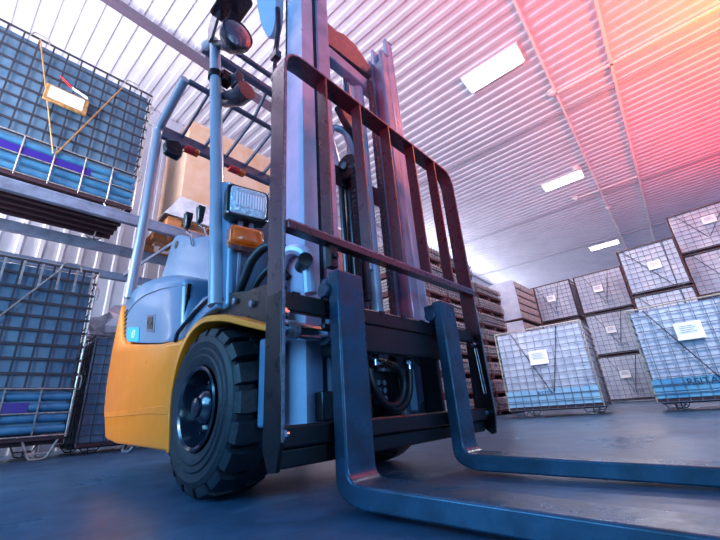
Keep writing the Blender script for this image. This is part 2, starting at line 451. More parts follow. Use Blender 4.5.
# far stacks
def stack(name_l, x0, y0, W, D, hh, n, labels, proto_kw, group=None):
    out = []
    for k in range(n):
        if labels[k] is None: continue
        out.append(mesh_container('mesh_container', labels[k], W, D, hh, proto_kw['liner'], (x0+W/2, y0+D/2, k*(hh+.01)), 0, nu=9, nz=9, ph=proto_kw['ph']+k*.17, zf=.06, word=proto_kw.get('word'), wsize=.085, wx=proto_kw.get('wx', .1), tagpos=proto_kw.get('tag', (.5,.62)), frame_m=M['foldframe'], wire_w=.008, vgate=proto_kw.get('v', (.2,.74,.52,.26)), band=False, postr=.018))
    return out
stack('', -2.2, 10.5, 1.15, 1.0, 1.12, 3, [
    'bottom container of the far stack hidden low behind the front left container',
    'middle container of the far stack behind the front left container',
    'top container of the far stack next to the tall wrapped block'], dict(liner=M['linerpale'], ph=.2, word='REITA'))
stack('', -.93, 10.5, 1.15, 1.0, 1.12, 3, [
    'bottom container of the far stack seen through the gap between the two front containers',
    'middle container of the far stack seen in the gap between the front containers',
    'top container of the far stack, second along from the wrapped block'], dict(liner=M['linerpale'], ph=.7, word='REITA', tag=(.45,.6)))
stack('', .43, 8.5, 1.0, 1.0, 1.04, 3, [
    None,
    'whitish wrapped container just above the left end of the big right container',
    'topmost grey-blue wrapped container, just left of the highest stack'], dict(liner=M['linerpale'], ph=.9, tag=(.55,.55), v=(.1,.8,.75,.05)))
mesh_container('mesh_container', 'bottom container hidden behind the big right container', 1.0, 1.0, 1.04, M['linerpale'], (.93, 9.0, 0), 0, nu=9, nz=9, zf=.06, ph=.12, frame_m=M['foldframe'], band=False)
stack('', 1.47, 9.5, 1.25, 1.0, .975, 4, [
    'lowest container of the highest stack at the right edge',
    'second container up in the highest stack at the right edge',
    'third container up in the highest stack, just above the big front container',
    'topmost reddish container of the highest stack, at the right edge'], dict(liner=M['linerpale'], ph=.4, tag=(.52,.68), v=(.12,.8,.42,.3)))

# tall wrapped block with brown goods at its side
def wrapped_block(x0, x1, y0, y1, z0, z1, label):
    t = thing('wrapped_block', label, 'wrapped goods', ((x0+x1)/2, (y0+y1)/2, z0), 0, 'wrapped blocks in one stack')
    w, dd, hh = (x1-x0)/2, (y1-y0)/2, z1-z0
    b = MB(); b.use(M['goods'])
    n = 5
    for k in range(n): b.box(-w+.02, w-.01, -dd+.02, dd-.01, .03+k*(hh-.05)/n, .02+(k+1)*(hh-.05)/n-.02)
    b.build('carton_layers', t, bevel=.015)
    b = MB(); b.use(M['linerpale']); puffy(b, -w, w-.03, -dd, -dd+.05, .02, hh, .012, 8, z0+.3); b.build('front_film', t)
    b = MB(); b.use(M['foldframe']).box(w-.01, w+.02, dd-.05, dd, 0, hh).box(-w, w, -dd, dd, 0, .03); b.build('base_board', t, smooth=False)
wrapped_block(-3.1, -1.72, 8.0, 9.4, 0, 1.00, 'lowest wrapped block behind the folded crates')
wrapped_block(-3.1, -1.72, 8.0, 9.4, 1.025, 2.02, 'wrapped block under the tall pale topmost block, behind the front left container')
wrapped_block(-3.1, -1.72, 8.0, 9.4, 2.045, 3.06, 'topmost wrapped block with pale front and brown carton side near the ceiling')

# stacks of folded mesh crates, faces along the aisle
def folded_crate(loc, L, D, h, label, ph):
    t = thing('folded_mesh_crate', label, 'folded crate', loc, 0, 'folded mesh crates stacked along the aisle')
    b = MB(); b.use(M['foldwire'])
    rnd = random.Random(ph)
    n = 4
    for k in range(n):
        z = .095+k*(h-.11)/n; e = rnd.uniform(-.02,.015)
        b.box(-D/2, D/2+e, -L/2+.02, L/2-.02, z, z+.013)
        for i in range(13):
            yy = -L/2+.03+(L-.06)*i/12
            b.box(D/2+e-.004, D/2+e+.009, yy-.006, yy+.006, z-.004, z+(h-.11)/n*.9)
    b.build('folded_panels', t, smooth=False)
    b = MB(); b.use(M['goods']).box(-D/2+.02, D/2-.03, -L/2+.04, L/2-.04, .085, h-.012); b.build('packing', t, smooth=False)
    b = MB(); b.use(M['foldframe'])
    b.box(-D/2, D/2, -L/2, L/2, .06, .085)
    for yy in (-L/2+.05, 0, L/2-.05): b.box(-D/2+.02, D/2-.02, yy-.05, yy+.05, 0, .06)
    b.build('base_frame', t, smooth=False)
    return t
ordn = ['bottom', 'second lowest', 'third', 'fourth', 'fifth', 'sixth', 'seventh', 'eighth', 'topmost']
def crate_stack(x, yc, L, n, h, where):
    for k in range(n):
        nm = 'topmost' if k == n-1 else ordn[k]
        folded_crate((x-.5, yc, k*(h+.004)), L, 1.0, h, f'{nm} folded mesh crate '+('from the floor ' if 2 <= k < n-1 else '')+f'in the {where}', k*7+int(yc*10))
crate_stack(-1.7, 3.9, 1.1, 9, .31, 'stack nearest the lift mast')
crate_stack(-1.7, 5.05, 1.1, 9, .31, 'middle stack of crates')
crate_stack(-1.7, 6.25, 1.15, 8, .31, 'farthest stack of crates')

# ------------------------------------------------------------------ left side: rack and its containers
def big_container(label, loc, Wy, D, Ht, zf, wm, fm_, front_detail, vgate, stripe, ph):
    # front looks along +X
    t = thing('mesh_container', label, 'container', loc, 0, 'large blue mesh containers at the rack')
    y0, y1, x0, x1 = -Wy/2, Wy/2, -D/2, D/2
    b = MB(); b.use(M['liner']); puffy(b, x0+.03, x1-.035, y0+.03, y1-.03, zf+.03, Ht-.03, .014, 12, ph); b.build('plastic_liner', t, angle=60)
    b = MB(); b.use(M['under']).box(x0, x1, y0, y1, zf-.02, zf+.03)
    for k in range(6): b.box(x0+.06+k*(D-.2)/5, x0+.11+k*(D-.2)/5, y0, y1, zf-.06, zf-.02)
    b.build('base_frame', t, smooth=False)
    zb = zf+(Ht-zf)*.26
    b = MB(); b.use(M['bandlow'])
    rows = 4
    for k in range(rows):
        za = zf+.03+(zb-zf-.05)*k/rows; zc = zf+.03+(zb-zf-.05)*(k+1)/rows
        pr = [(x1-.03, za+.004), (x1+.01, za+.03), (x1+.01, zc-.03), (x1-.03, zc-.004)]
        b.prism([(p[0], p[1]) for p in fillet(pr, .02, 3, True)], 'y', y0+.02, y1-.02)
    b.build('lower_rolls', t)
    b = MB(); b.use(M['purple']).box(x1+.0105, x1+.016, y0+.15, stripe, zf+(zb-zf)*.52, zf+(zb-zf)*.72); b.build('violet_stripe', t, smooth=False)
    nz = 9; nu = 12
    b = MB(); b.use(wm)
    w = .018
    for i in range(nu+1):
        yy = y0+(y1-y0)*i/nu
        b.box(x1-.003, x1+.007, yy-w/2, yy+w/2, zb, Ht)
    for j in range(nz+1):
        zz = zb+(Ht-zb)*j/nz
        b.box(x1+.004, x1+.016, y0, y1, zz-w*.7, zz+w*.7)
    b.build('front_mesh', t, smooth=False)
    b = MB(); b.use(fm_)
    for i in range(7):
        yy = y0+(y1-y0)*i/6
        b.tube([(x1+.02, yy, zb+.01), (x1+.026, yy, zf+.05), (x1-.02, yy, zf-.01)], .0075, 6)
    for zz in (zb, zf+(zb-zf)*.5, zf+.02): b.tube([(x1+.026, y0, zz), (x1+.026, y1, zz)], .007, 6)
    b.build('lower_rods', t)
    for (yy, s_) in ((y0, -1), (y1, 1)):
        b = MB(); b.use(wm)
        for i in range(9): xx = x0+(x1-x0)*i/8; b.box(xx-.004, xx+.004, yy-.004, yy+.004, zf, Ht)
        for j in range(12): zz = zf+(Ht-zf)*j/11; b.box(x0, x1, yy-.005, yy+.005, zz-.004, zz+.004)
        b.build('side_mesh', t, smooth=False)
    b = MB(); b.use(fm_)
    for (px, py) in ((x0,y0),(x1,y0),(x1,y1),(x0,y1)): b.cyl((px,py,zf),(px,py,Ht+.01), .012, 8)
    b.tube(fillet([(x1,y0,Ht+.01),(x1,y1,Ht+.01),(x0,y1,Ht+.01),(x0,y0,Ht+.01)], .05, 4), .012, 8)
    b.tube([(x0,y0,Ht+.01),(x1,y0,Ht+.01)], .012, 8)
    for yy in (y0+.25*Wy, y1-.16*Wy):
        b.tube(fillet([(x1+.02,yy-.09,Ht-.02),(x1+.03,yy-.07,Ht+.05),(x1+.03,yy+.07,Ht+.05),(x1+.02,yy+.09,Ht-.02)], .04, 4), .008, 6)
    for (yy, zz) in ((y1+.012, Ht-.25), (y1+.012, zf+.5)):
        b.tube(fillet([(x1-.01,yy,zz-.07),(x1+.03,yy+.02,zz-.06),(x1+.03,yy+.02,zz+.06),(x1-.01,yy,zz+.07)], .02, 3), .007, 6)
    b.build('rim_frame', t)
    b = MB()
    for (p, q, m_) in vgate:
        b.use(m_).tube([(x1+.03, p[0], p[1]), (x1+.035, q[0], q[1])], .009, 6)
    b.build('gate_rods', t)
    for sy in (-1, 1):
        for sx in (-1, 1):
            b = MB(); b.use(fm_)
            cy = sy*(Wy/2-.18); cx = sx*(D/2-.02)
            b.tube(fillet([(cx,cy-.15,zf+.03),(cx,cy-.06,.012),(cx,cy+.06,.012),(cx,cy+.15,zf+.03)], .03, 3), .010, 6)
            b.tube([(cx,cy-.075,.06),(cx,cy+.075,.06)], .009, 6)
            b.tube(fillet([(cx-sx*.15,cy,zf+.03),(cx-sx*.06,cy,.012),(cx,cy,.012)], .03, 3), .010, 6)
            b.build('foot', t)
    return t, x1, y0, y1

# lower-left container: front plane x=-3.5, y -1.75..-.165, floor to 1.9
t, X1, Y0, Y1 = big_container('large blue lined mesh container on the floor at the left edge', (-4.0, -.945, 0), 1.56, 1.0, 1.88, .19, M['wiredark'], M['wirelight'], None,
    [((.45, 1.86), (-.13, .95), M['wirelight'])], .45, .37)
for i in range(11):
    yy = Y0+.06+i*.145
    b = MB(); b.use(M['wirelight']).box(X1+.017, X1+.024, yy-.010, yy+.010, 1.62, 1.87); b.build('top_strap', t, smooth=False)
# upper container stands on the rack beams at z 2.70
ZB = 2.70
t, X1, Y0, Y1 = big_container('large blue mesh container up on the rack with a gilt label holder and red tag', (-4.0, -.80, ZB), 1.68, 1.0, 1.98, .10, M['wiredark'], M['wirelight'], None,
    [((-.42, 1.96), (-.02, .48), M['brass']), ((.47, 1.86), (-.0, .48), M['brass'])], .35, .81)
b = MB(); b.use(M['brass']).box(X1+.03, X1+.06, -.25, .17, 1.14, 1.38)
hd = b.build('label_holder', t, bevel=.01)
b = MB(); b.use(M['paper']).box(X1+.058, X1+.066, -.21, .12, 1.185, 1.35); b.build('label_sheet', hd, smooth=False)
b = MB(); b.use(M['redlens']).prism([(-.13,1.535),(-.16,1.575),(-.03,1.49),(-.015,1.46)], 'x', X1+.03, X1+.04)
b.use(M['white']).prism([(-.03,1.49),(-.015,1.46),(.15,1.41),(.14,1.44)], 'x', X1+.03, X1+.04)
b.build('red_tag', t, smooth=False)

# third container behind the truck, with crumpled clear film on top
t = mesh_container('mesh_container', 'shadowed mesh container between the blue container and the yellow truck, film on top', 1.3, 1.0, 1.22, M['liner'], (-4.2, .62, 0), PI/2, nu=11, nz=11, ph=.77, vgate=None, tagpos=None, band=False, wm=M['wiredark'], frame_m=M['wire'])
def crumple(name, cx, cy, cz, rx, ry, rz_, seed, m):
    bm = bmesh.new(); bmesh.ops.create_icosphere(bm, subdivisions=4, radius=1.0)
    from mathutils import noise
    for v in bm.verts:
        n = v.co.normalized(); k = noise.fractal(n*3.1+Vector((seed,0,0)), 1.0, 2.0, 4)
        rd = 1+.35*abs(k)-.12
        p = n*rd
        v.co = Vector((cx+p.x*rx, cy+p.y*ry, cz+(p.z*rz_ if p.z > 0 else p.z*rz_*.12)))
    me = bpy.data.meshes.new(name); bm.to_mesh(me); bm.free(); me.materials.append(m)
    for p in me.polygons: p.use_smooth = False
    o = bpy.data.objects.new(name, me); C.objects.link(o); return o
o = crumple('plastic_film', -4.2, .62, 1.315, .50, .66, .47, 3.3, M['film']); tag(o, 'crumpled clear plastic film heaped on the shadowed container behind the truck', 'plastic film')

# rack
t = thing('storage_rack', 'tall steel storage rack with blue-grey beams along the left wall', 'rack', (-3.95, 0, 0))
for (xx, m_) in ((.5, None), (-.55, None)):
    b = MB(); b.use(M['beam']).box(xx-.03, xx+.03, -2.1, 2.55, ZB-.14, ZB)
    b.box(xx+.02, xx+.035, -2.1, 2.55, ZB-.14, ZB-.11); b.box(xx+.02, xx+.035, -2.1, 2.55, ZB-.03, ZB)
    b.build('beam', t, bevel=.006)
b = MB(); b.use(M['beam']).box(-.58, -.50, -2.1, 2.55, 2.18, 2.28); b.build('beam', t, bevel=.006)
for yy in (-2.15, 2.6):
    for xx in (.5, -.55):
        b = MB(); b.use(M['beam']).box(xx-.05, xx+.05, yy-.05, yy+.05, .01, 5.2).box(xx-.08, xx+.08, yy-.08, yy+.08, 0, .015)
        b.build('upright', t, bevel=.004)
    b = MB(); b.use(M['beam'])
    z = .3; s_ = 1
    while z < 4.6:
        b.bar((.45*s_, yy, z), (-.5*s_, yy, z+.7), .03, .04, (0,1,0)); z += .7; s_ = -s_
    b.build('brace', t, smooth=False)
b = MB(); b.use(M['beam'])
b.bar((.47, .62, ZB-.16), (-.5, .30, 2.26), .02, .04)
b.build('brace', t, smooth=False)

# pallet with cardboard box on the rack
t = thing('pallet', 'light wooden pallet on the rack beams under the wrapped cardboard box', 'pallet', (-3.98, 1.32, ZB))
b = MB(); b.use(M['wood'])
for k in range(7): b.box(-.55, .55, -.86+k*.265, -.86+k*.265+.13, .11, .135)
b.build('top_boards', t, bevel=.003)
for xx in (-.5, 0, .5):
    b = MB(); b.use(M['wood'])
    for yy in (-.78, 0, .78): b.box(xx-.05, xx+.05, yy-.09, yy+.09, .022, .11)
    b.box(xx-.05, xx+.05, -.87, .87, 0, .022)
    b.build('runner', t, bevel=.003)
t = thing('cardboard_box', 'tall plain cardboard box on the rack pallet, stretch film around its foot', 'box', (-3.98, 1.36, ZB+.136))
b = MB(); b.use(M['card']).box(-.5, .42, -.74, .9, 0, 1.86); b.build('carton', t, bevel=.01)
b = MB(); b.use(M['film'])
b.loft([[(.60,-.98,.0),(.60,.98,.0)],[(.52,-.86,.2),(.52,.93,.22)],[(.435,-.75,.42),(.435,.92,.40)]], cap=False, closed=False)
b.loft([[(.60,-.98,.0),(-.5,-.98,.0)],[(.52,-.86,.2),(-.5,-.86,.22)],[(.435,-.755,.42),(-.5,-.755,.40)]], cap=False, closed=False)
o = b.build('stretch_film', t, smooth=False); sm = o.modifiers.new('s','SOLIDIFY'); sm.thickness = .004

#FORKLIFT
# ------------------------------------------------------------------ forklift (forward = +X)
F = thing('forklift', 'yellow and blue-grey forklift truck with black load guard on the concrete floor', 'forklift', (0,0,0))

def tyre(cx, cyo, R, width, side, lugs=19):
    """side -1: outer face towards -Y; cyo = outer face y."""
    t0 = cyo; s = -side                       # inward direction
    yi = lambda h: t0 + s*h
    b = MB(); b.use(M['rubber'])
    rr = R*.46
    prof = [(rr, .03), (rr+.012, .012), (rr+.03, .004), (R*.62, .002), (R*.64, .006), (R*.70, .003), (R*.72, .008), (R*.80, .004), (R*.86, .010), (R*.895, .022), (R*.90, .05),
            (R*.905, width/2), (R*.90, width-.05), (R*.90, width-.02), (R*.8, width-.005), (rr+.02, width-.005), (rr, width-.03), (rr, .03)]
    b.lathe([(p[0], s*p[1]) for p in prof], (cx, t0, R), 'y', 96)
    for side_k in (0, 1):
        for k in range(lugs):
            a0 = 2*PI*(k+.5*side_k)/lugs
            hw = PI/lugs*.80
            # cross-section stations from shoulder to the middle
            st = [(.012, R*.84, R*.895, 0.0), (.020, R*.87, R*.965, .0), (.045, R*.9, R*.995, .0), (.060, R*.92, R*1.0, .10), (width*.5+.012, R*.92, R*1.003, .28)]
            rings = []
            for (h, ri, ro, sk) in st:
                hh = h if side_k == 0 else width-h
                y = t0+s*hh; da = sk*hw*(1 if side_k == 0 else -1)
                taper = .88
                ring = []
                for (rad, ang) in ((ri, -hw), (ro, -hw*taper), (ro, hw*taper), (ri, hw)):
                    a = a0+ang+da
                    ring.append((cx+rad*math.cos(a), y, R+rad*math.sin(a)))
                rings.append(ring)
            b.loft(rings)
    return b

def wheel(cx, cyo, R, width, side):
    b = tyre(cx, cyo, R, width, side)
    w = b.build('tyre', F, bevel=0, angle=28)
    s = -side; rr = R*.46
    b = MB(); b.use(M['rim'])
    prof = [(rr+.004, .012), (rr+.009, .004), (rr+.004, -.001), (rr-.004, .004), (rr-.010, .03), (rr-.018, .058), (rr-.024, .066), (.072, .070), (.066, .060), (.05, .058), (0, .058)]
    b.lathe([(p[0], s*p[1]) for p in prof], (cx, cyo, R), 'y', 56)
    rm = b.build('rim', w, angle=30)
    b = MB(); b.use(M['rim'])
    b.lathe([(p[0], s*p[1]) for p in [(.055,.06),(.055,.03),(.047,.02),(.03,.012),(.028,.002),(.012,-.002),(0,-.002)]], (cx, cyo, R), 'y', 28)
    b.build('hub', w, angle=30)
    for k in range(6):
        a = 2*PI*k/6+.3
        p = (cx+.078*math.cos(a), cyo+s*.066, R+.078*math.sin(a)); q = (p[0], cyo+s*.045, p[2])
        b = MB(); b.use(M['rim']).cyl(p, q, .010, 6); b.cyl(q, (q[0], q[1]-s*.012, q[2]), .005, 8); b.build('wheel_nut', w)
    return w
RW = .262
wheel(.018, -.474, RW, .205, -1)
wheel(.018, .474, RW, .205, 1)
wheel(-.75, -.165, .2, .14, -1)
wheel(-.75, .165, .2, .14, 1)

# chassis / counterweight in yellow: outline on the side plane, extruded with rounded rear
YS = .46
yel = [(-.150,.128),(-.168,.185),(-.205,.30),(-.200,.40),(-.165,.49),(-.14,.525),(-.20,.520),(-.42,.540),(-.62,.572),(-.80,.604),(-.905,.625),(-.955,.655),(-.985,.70),(-1.03,.80),(-1.075,.875),(-1.10,.86),(-1.115,.76),(-1.125,.60),(-1.115,.43),(-1.075,.30),(-1.035,.26),(-.975,.178),(-.80,.155),(-.45,.142)]
def side_shell(b, outline, s, y_out, depth, nb=3, bev=.02):
    rings = []
    cx = sum(p[0] for p in outline)/len(outline); cz = sum(p[1] for p in outline)/len(outline)
    for k in range(nb+1):
        a = k/nb*PI/2
        ins = bev*(1-math.sin(a)); yy = y_out-bev*(1-math.cos(PI/2-a)) if False else y_out-bev*(1-math.sin(PI/2-a+0))
        pass
    def inset(o, t):
        n = len(o); out = []
        area = sum(o[i][0]*o[(i+1)%n][1]-o[(i+1)%n][0]*o[i][1] for i in range(n))
        sg = 1 if area > 0 else -1
        for i in range(n):
            a = Vector(o[i-1]); p = Vector(o[i]); c = Vector(o[(i+1)%n])
            e1 = (p-a).normalized(); e2 = (c-p).normalized()
            nn = (Vector((-e1.y, e1.x))+Vector((-e2.y, e2.x)))
            if nn.length < 1e-6: nn = Vector((-e1.y, e1.x))
            out.append(tuple(p+nn.normalized()*t*sg))
        return out
    for k in range(nb+1):
        a = k/nb*PI/2
        o = inset(outline, bev*(1-math.sin(a))) if k < nb else outline
        yy = y_out-bev*(1-math.cos(a)) 
        rings.append([(p[0], s*yy, p[1]) for p in o])
    rings.append([(p[0], s*(y_out-depth), p[1]) for p in outline])
    b.loft(rings)
    return b
for s in (-1, 1):
    b = MB(); b.use(M['yellow']); side_shell(b, fillet(yel, .02, 2, True), s, YS, .30, 3, .012)
    b.build('side_skirt', F, angle=40)
# counterweight block behind
b = MB(); b.use(M['yellow'])
plan = fillet([(-.86,-.45),(-1.12,-.45),(-1.42,-.30),(-1.46,0),(-1.42,.30),(-1.12,.45),(-.86,.45)], .12, 5)
rings = []
for (z, k) in ((.17,.96),(.22,.985),(.30,1.0),(.60,1.0),(.80,.985),(.86,.96)):
    rings.append([(-.86+(p[0]+.86)*k, p[1]*k*.985, z) for p in plan])
b.loft(rings); b.build('counterweight', F, angle=45)
# crease line on the skirt
b = MB(); b.use(M['yellow'])
b.prism([(-1.04,.297),(-.75,.292),(-.40,.287),(-.215,.283),(-.200,.250),(-.40,.262),(-.75,.268),(-1.03,.275)], 'y', -YS-.003, -YS+.002); b.build('lower_crease', F, bevel=.002)
# fender lip over the front wheel
for s in (-1, 1):
    b = MB(); b.use(M['yellow'])
    outer = fillet([(-.163,.130),(-.215,.30),(-.185,.44),(-.10,.535),(.02,.565),(.18,.535),(.30,.490),(.43,.445)], .06, 4)
    inner = fillet([(-.150,.130),(-.190,.30),(-.160,.43),(-.085,.512),(.02,.538),(.18,.508),(.30,.466),(.43,.425)], .06, 4)
    n = len(outer)
    rings = []
    for i in range(n):
        o_, i_ = outer[i], inner[i]
        rings.append([(o_[0], s*.458, o_[1]), (o_[0], s*.475, o_[1]-.004), (i_[0], s*.475, i_[1]+.002), (i_[0], s*.458, i_[1]), (i_[0], s*.20, i_[1]), (o_[0], s*.20, o_[1])])
    b.loft(rings); b.build('fender', F, bevel=.003, angle=50)

# blue-grey panel between fender and hood
b = MB(); b.use(M['bluegrey'])
pn = [(-.21,.515),(-.12,.55),(-.02,.580),(.06,.585),(.05,.64),(-.05,.655),(-.14,.625),(-.235,.55)]
b.prism(pn, 'y', -.448, -.25); b.build('step_panel', F, bevel=.006)
b = MB(); b.use(M['bluegrey']); b.prism(pn, 'y', .448, .25); b.build('step_panel', F, bevel=.006)
# thin dark handle/cable along the fender top
b = MB(); b.use(M['plastic']).tube(fillet([(-.23,-.462,.515),(-.215,-.463,.548),(-.10,-.455,.603),(.03,-.447,.640)], .01, 3), .008, 8); b.build('seal_strip', F)

# hood (battery / engine cover), side outline plus rounded plan at the front
hood = [(-.20,.527),(-.215,.60),(-.245,.775),(-.26,.805),(-.34,.838),(-.48,.880),(-.66,.918),(-.80,.938),(-.93,.945),(-1.02,.93),(-1.07,.90),(-1.03,.805),(-.985,.705),(-.952,.662),(-.90,.632),(-.62,.579),(-.42,.546)]
b = MB(); b.use(M['bluegrey'])
nst = 5
hf = fillet(hood, .015, 2, True)
rings = []
for k in range(nst+1):                      # quarter-round front corner
    a = k/nst*PI/2
    y = -.444+.075*(1-math.cos(PI/2-a)) if False else -.444+.085*(1-math.sin(PI/2-(PI/2-a))) if False else 0
ys = [(-.446,.060),(-.440,.034),(-.425,.014),(-.40,.004),(-.37,0)]
for (yy, sh) in [( y_, s_) for y_, s_ in ys]+[(.37,0),(.40,.008),(.425,.022),(.440,.045),(.446,.075)]:
    ring = []
    for p in hf:
        x = p[0]
        if x > -.36: x = -.36+(x+.36)*(1-sh/.17*.9)
        z = p[1]-(sh*.30 if p[1] > .80 else 0)
        ring.append((x, yy, z))
    rings.append(ring)
b.loft(rings); b.build('hood', F, angle=60)
# seam of the hood lid
b = MB(); b.use(M['darkblue'])
b.tube(fillet([(-.262,-.4425,.762),(-.50,-.4475,.812),(-.75,-.4475,.845),(-.90,-.4475,.838),(-1.045,-.4475,.79)], .05, 4), .0025, 6); b.build('hood_seam', F)
# recessed latch
b = MB(); b.use(M['darkblue']).prism([(-.525,.610),(-.63,.632),(-.655,.722),(-.545,.700)], 'y', -.4500, -.440)
la = b.build('latch_frame', F, bevel=.003)
b = MB(); b.use(M['black']).prism([(-.548,.630),(-.615,.645),(-.635,.705),(-.563,.690)], 'y', -.4525, -.4495); b.build('latch', la, smooth=False)
# louvres
b = MB(); b.use(M['black'])
for k in range(7):
    z = .815-k*.026; x = -1.0+k*.006
    b.prism([(x-.055,z+.004),(x,z+.016),(x,z+.006),(x-.05,z-.006)], 'y', -.4505, -.444)
b.build('louvre', F, smooth=False)
# cyan label with the number
b = MB(); b.use(M['cyan']).prism([(-.72,.602),(-.90,.636),(-.93,.665),(-.925,.712),(-.745,.678)], 'y', -.4500, -.444); cl = b.build('number_plate', F, smooth=False)
text_mesh('number', '43', .058, M['white'], cl, (-.82,-.4512,.656), (PI/2, math.radians(11), 0), .0008)
# vertical black slot and seat-side console
b = MB(); b.use(M['black']).box(-.262, -.240, -.436, -.42, .59, .765); b.build('cover_gap', F, smooth=False)
con = [(-.10,.58),(-.16,.85),(-.25,1.03),(-.36,1.062),(-.50,1.11),(-.685,1.205),(-.745,1.215),(-.785,1.18),(-.83,1.08),(-.92,.93),(-.5,.62)]
b = MB(); b.use(M['bluegrey']).prism(fillet(con, .03, 3, True), 'y', -.34, -.16); b.build('seat_console', F, bevel=.02, seg=3)
b = MB(); b.use(M['black']).cyl((-.70,-.3425,1.145),(-.70,-.335,1.145), .024, 16); b.build('grab_hole', F)
# control levers
for (x, y) in ((-.565,-.345),(-.46,-.325)):
    b = MB(); b.use(M['chrome']).tube(fillet([(x+.10,y,1.05),(x+.06,y,1.13),(x,y,1.17),(x-.005,y,1.20)], .02, 3), .007, 8); lv = b.build('control_lever', F)
    b = MB(); b.use(M['plastic'])
    b.loft([[(x-.014,y-.012,1.185),(x+.014,y-.012,1.185),(x+.014,y+.012,1.185),(x-.014,y+.012,1.185)],
            [(x-.022,y-.018,1.25),(x+.022,y-.018,1.25),(x+.022,y+.018,1.25),(x-.022,y+.018,1.25)],
            [(x-.022,y-.020,1.28),(x+.022,y-.020,1.28),(x+.022,y+.020,1.28),(x-.022,y+.020,1.28)]]); b.build('lever_knob', lv, bevel=.006)

# cowl behind the lamps
b = MB(); b.use(M['bluegrey']).prism(fillet([(-.02,.58),(.10,.58),(.08,.85),(.03,1.14),(-.05,1.18),(-.08,1.1)], .02, 3, True), 'y', -.425, .425); b.build('front_cowl', F, bevel=.015)
b = MB(); b.use(M['silver']).box(.0905, .098, -.395, -.385, .65, .80); b.build('warning_sticker', F, smooth=False)
b = MB(); b.use(M['black']).prism([(-.02,.575),(.36,.47),(.36,.60),(.20,.615),(.0,.66)], 'y', -.42, -.36); b.build('mounting_bracket', F, bevel=.005)
b = MB(); b.use(M['black']); b.prism([(-.02,.575),(.36,.47),(.36,.60),(.20,.615),(.0,.66)], 'y', .42, .36); b.build('mounting_bracket', F, bevel=.005)
for (x, z) in ((.055,.622),(.145,.592),(.255,.556)):
    b = MB(); b.use(M['brightedge']).cyl((x,-.418,z),(x,-.430,z), .012, 6); b.build('bolt', F)
b = MB(); b.use(M['hose']).tube(fillet([(.09,-.40,.60),(.15,-.40,.66),(.20,-.40,.735),(.26,-.38,.775),(.33,-.36,.74)], .06, 5), .016, 12); b.build('mast_hose', F)
b = MB(); b.use(M['hose']).tube(fillet([(.14,-.37,.60),(.20,-.37,.67),(.27,-.35,.71),(.33,-.34,.64)], .06, 5), .012, 12); b.build('mast_hose', F)
# floor plate and frame underneath
b = MB(); b.use(M['black']).box(-.86, .18, -.30, .30, .17, .56).box(-.06, .07, -.27, .27, .19, .32); b.build('chassis_frame', F, bevel=.01)
b = MB(); b.use(M['wire']).tube(fillet([(-.70,-.40,.15),(-.72,-.42,.12),(-.82,-.42,.12),(-.84,-.40,.15)], .02, 3), .008, 8); b.build('underbody_pipe', F)

# ---------------- overhead guard
G = .455
def mirror_tube(name, pts, r, m, sides=(-1,1), seg=14):
    for s in sides:
        b = MB(); b.use(m).tube([(p[0], s*p[1], p[2]) for p in pts], r, seg); b.build(name, F)
mirror_tube('guard_front_pillar', fillet([(.035,.435,.60),(-.045,.430,1.10),(-.225,.42,2.00),(-.275,.42,2.27),(-.40,.42,2.34)], .05, 5), .029, M['pillar'])
mirror_tube('guard_rear_pillar', fillet([(-1.02,.445,.90),(-.975,.445,1.45),(-.975,.450,2.08),(-.585,.452,2.20)], .03, 5), .027, M['pillar'])
b = MB(); b.use(M['darkblue']).box(-1.005, -.965, -.43, .43, 2.025, 2.115); b.build('guard_rear_beam', F, bevel=.008)
b = MB(); b.use(M['darkblue']).box(-.60, -.57, -.43, .43, 2.185, 2.21); b.build('guard_cross_bar', F, bevel=.004)
b = MB(); b.use(M['darkblue']).box(-.45, -.40, -.43, .43, 2.32, 2.36); b.build('guard_front_beam', F, bevel=.006)
b = MB(); b.use(M['darkblue']).box(-.26, -.235, -.40, .40, 2.235, 2.265); b.build('guard_front_beam', F, bevel=.006)
for k in range(5):
    y = -.30+k*.163
    b = MB(); b.use(M['darkblue']).bar((-.97,y,2.10), (-.585,y,2.195), .012, .03); b.build('guard_slat', F)
    b = MB(); b.use(M['darkblue']).bar((-.585,y,2.20), (-.43,y,2.33), .012, .03); b.build('guard_slat', F)
# collar and bracket on the near front pillar
b = MB(); b.use(M['black']).lathe([(.028,-.022),(.038,-.022),(.038,.022),(.028,.022),(.028,-.022)], (-.212,-.421,1.93), 'z', 24); b.box(-.225,-.165,-.40,-.345,1.90,1.965); b.build('pillar_clamp', F, bevel=.003)
# work light on top
wl = MB(); wl.use(M['rack_post'])
wl.prism(fillet([(-.24,2.17),(-.20,2.17),(-.13,2.32),(-.14,2.43),(-.20,2.45),(-.27,2.30)], .01, 3, True), 'y', -.47, -.455)
wl.prism(fillet([(-.20,-.50),(-.02,-.50),(.03,-.44),(.02,-.345),(-.20,-.345)], .03, 4, True), 'z', 2.335, 2.345)
wl.bar((-.10,-.40,2.34),(-.14,-.40,2.15), .05, .02)
wl.bar((-.23,-.43,2.18),(-.14,-.41,2.10), .05, .03)
wo = wl.build('work_light', F, bevel=.004)
lc = Vector((-.06,-.400,2.10)); ld = Vector((1,-.02,-.08)).normalized()
lm = Matrix.Translation(lc) @ ld.to_track_quat('Z','Y').to_matrix().to_4x4()
def place(o, m): o.matrix_local = m; return o
b = MB(); b.use(M['rack_post']).lathe([(0,-.09),(.04,-.085),(.075,-.03),(.085,0),(.085,.03),(.078,.034)], (0,0,0), 'z', 32); place(b.build('lamp_housing', wo), lm)
b = MB(); b.use(M['darkglass']).lathe([(.078,.028),(.06,.036),(.03,.040),(0,.042)], (0,0,0), 'z', 32); place(b.build('lamp_lens', wo), lm)
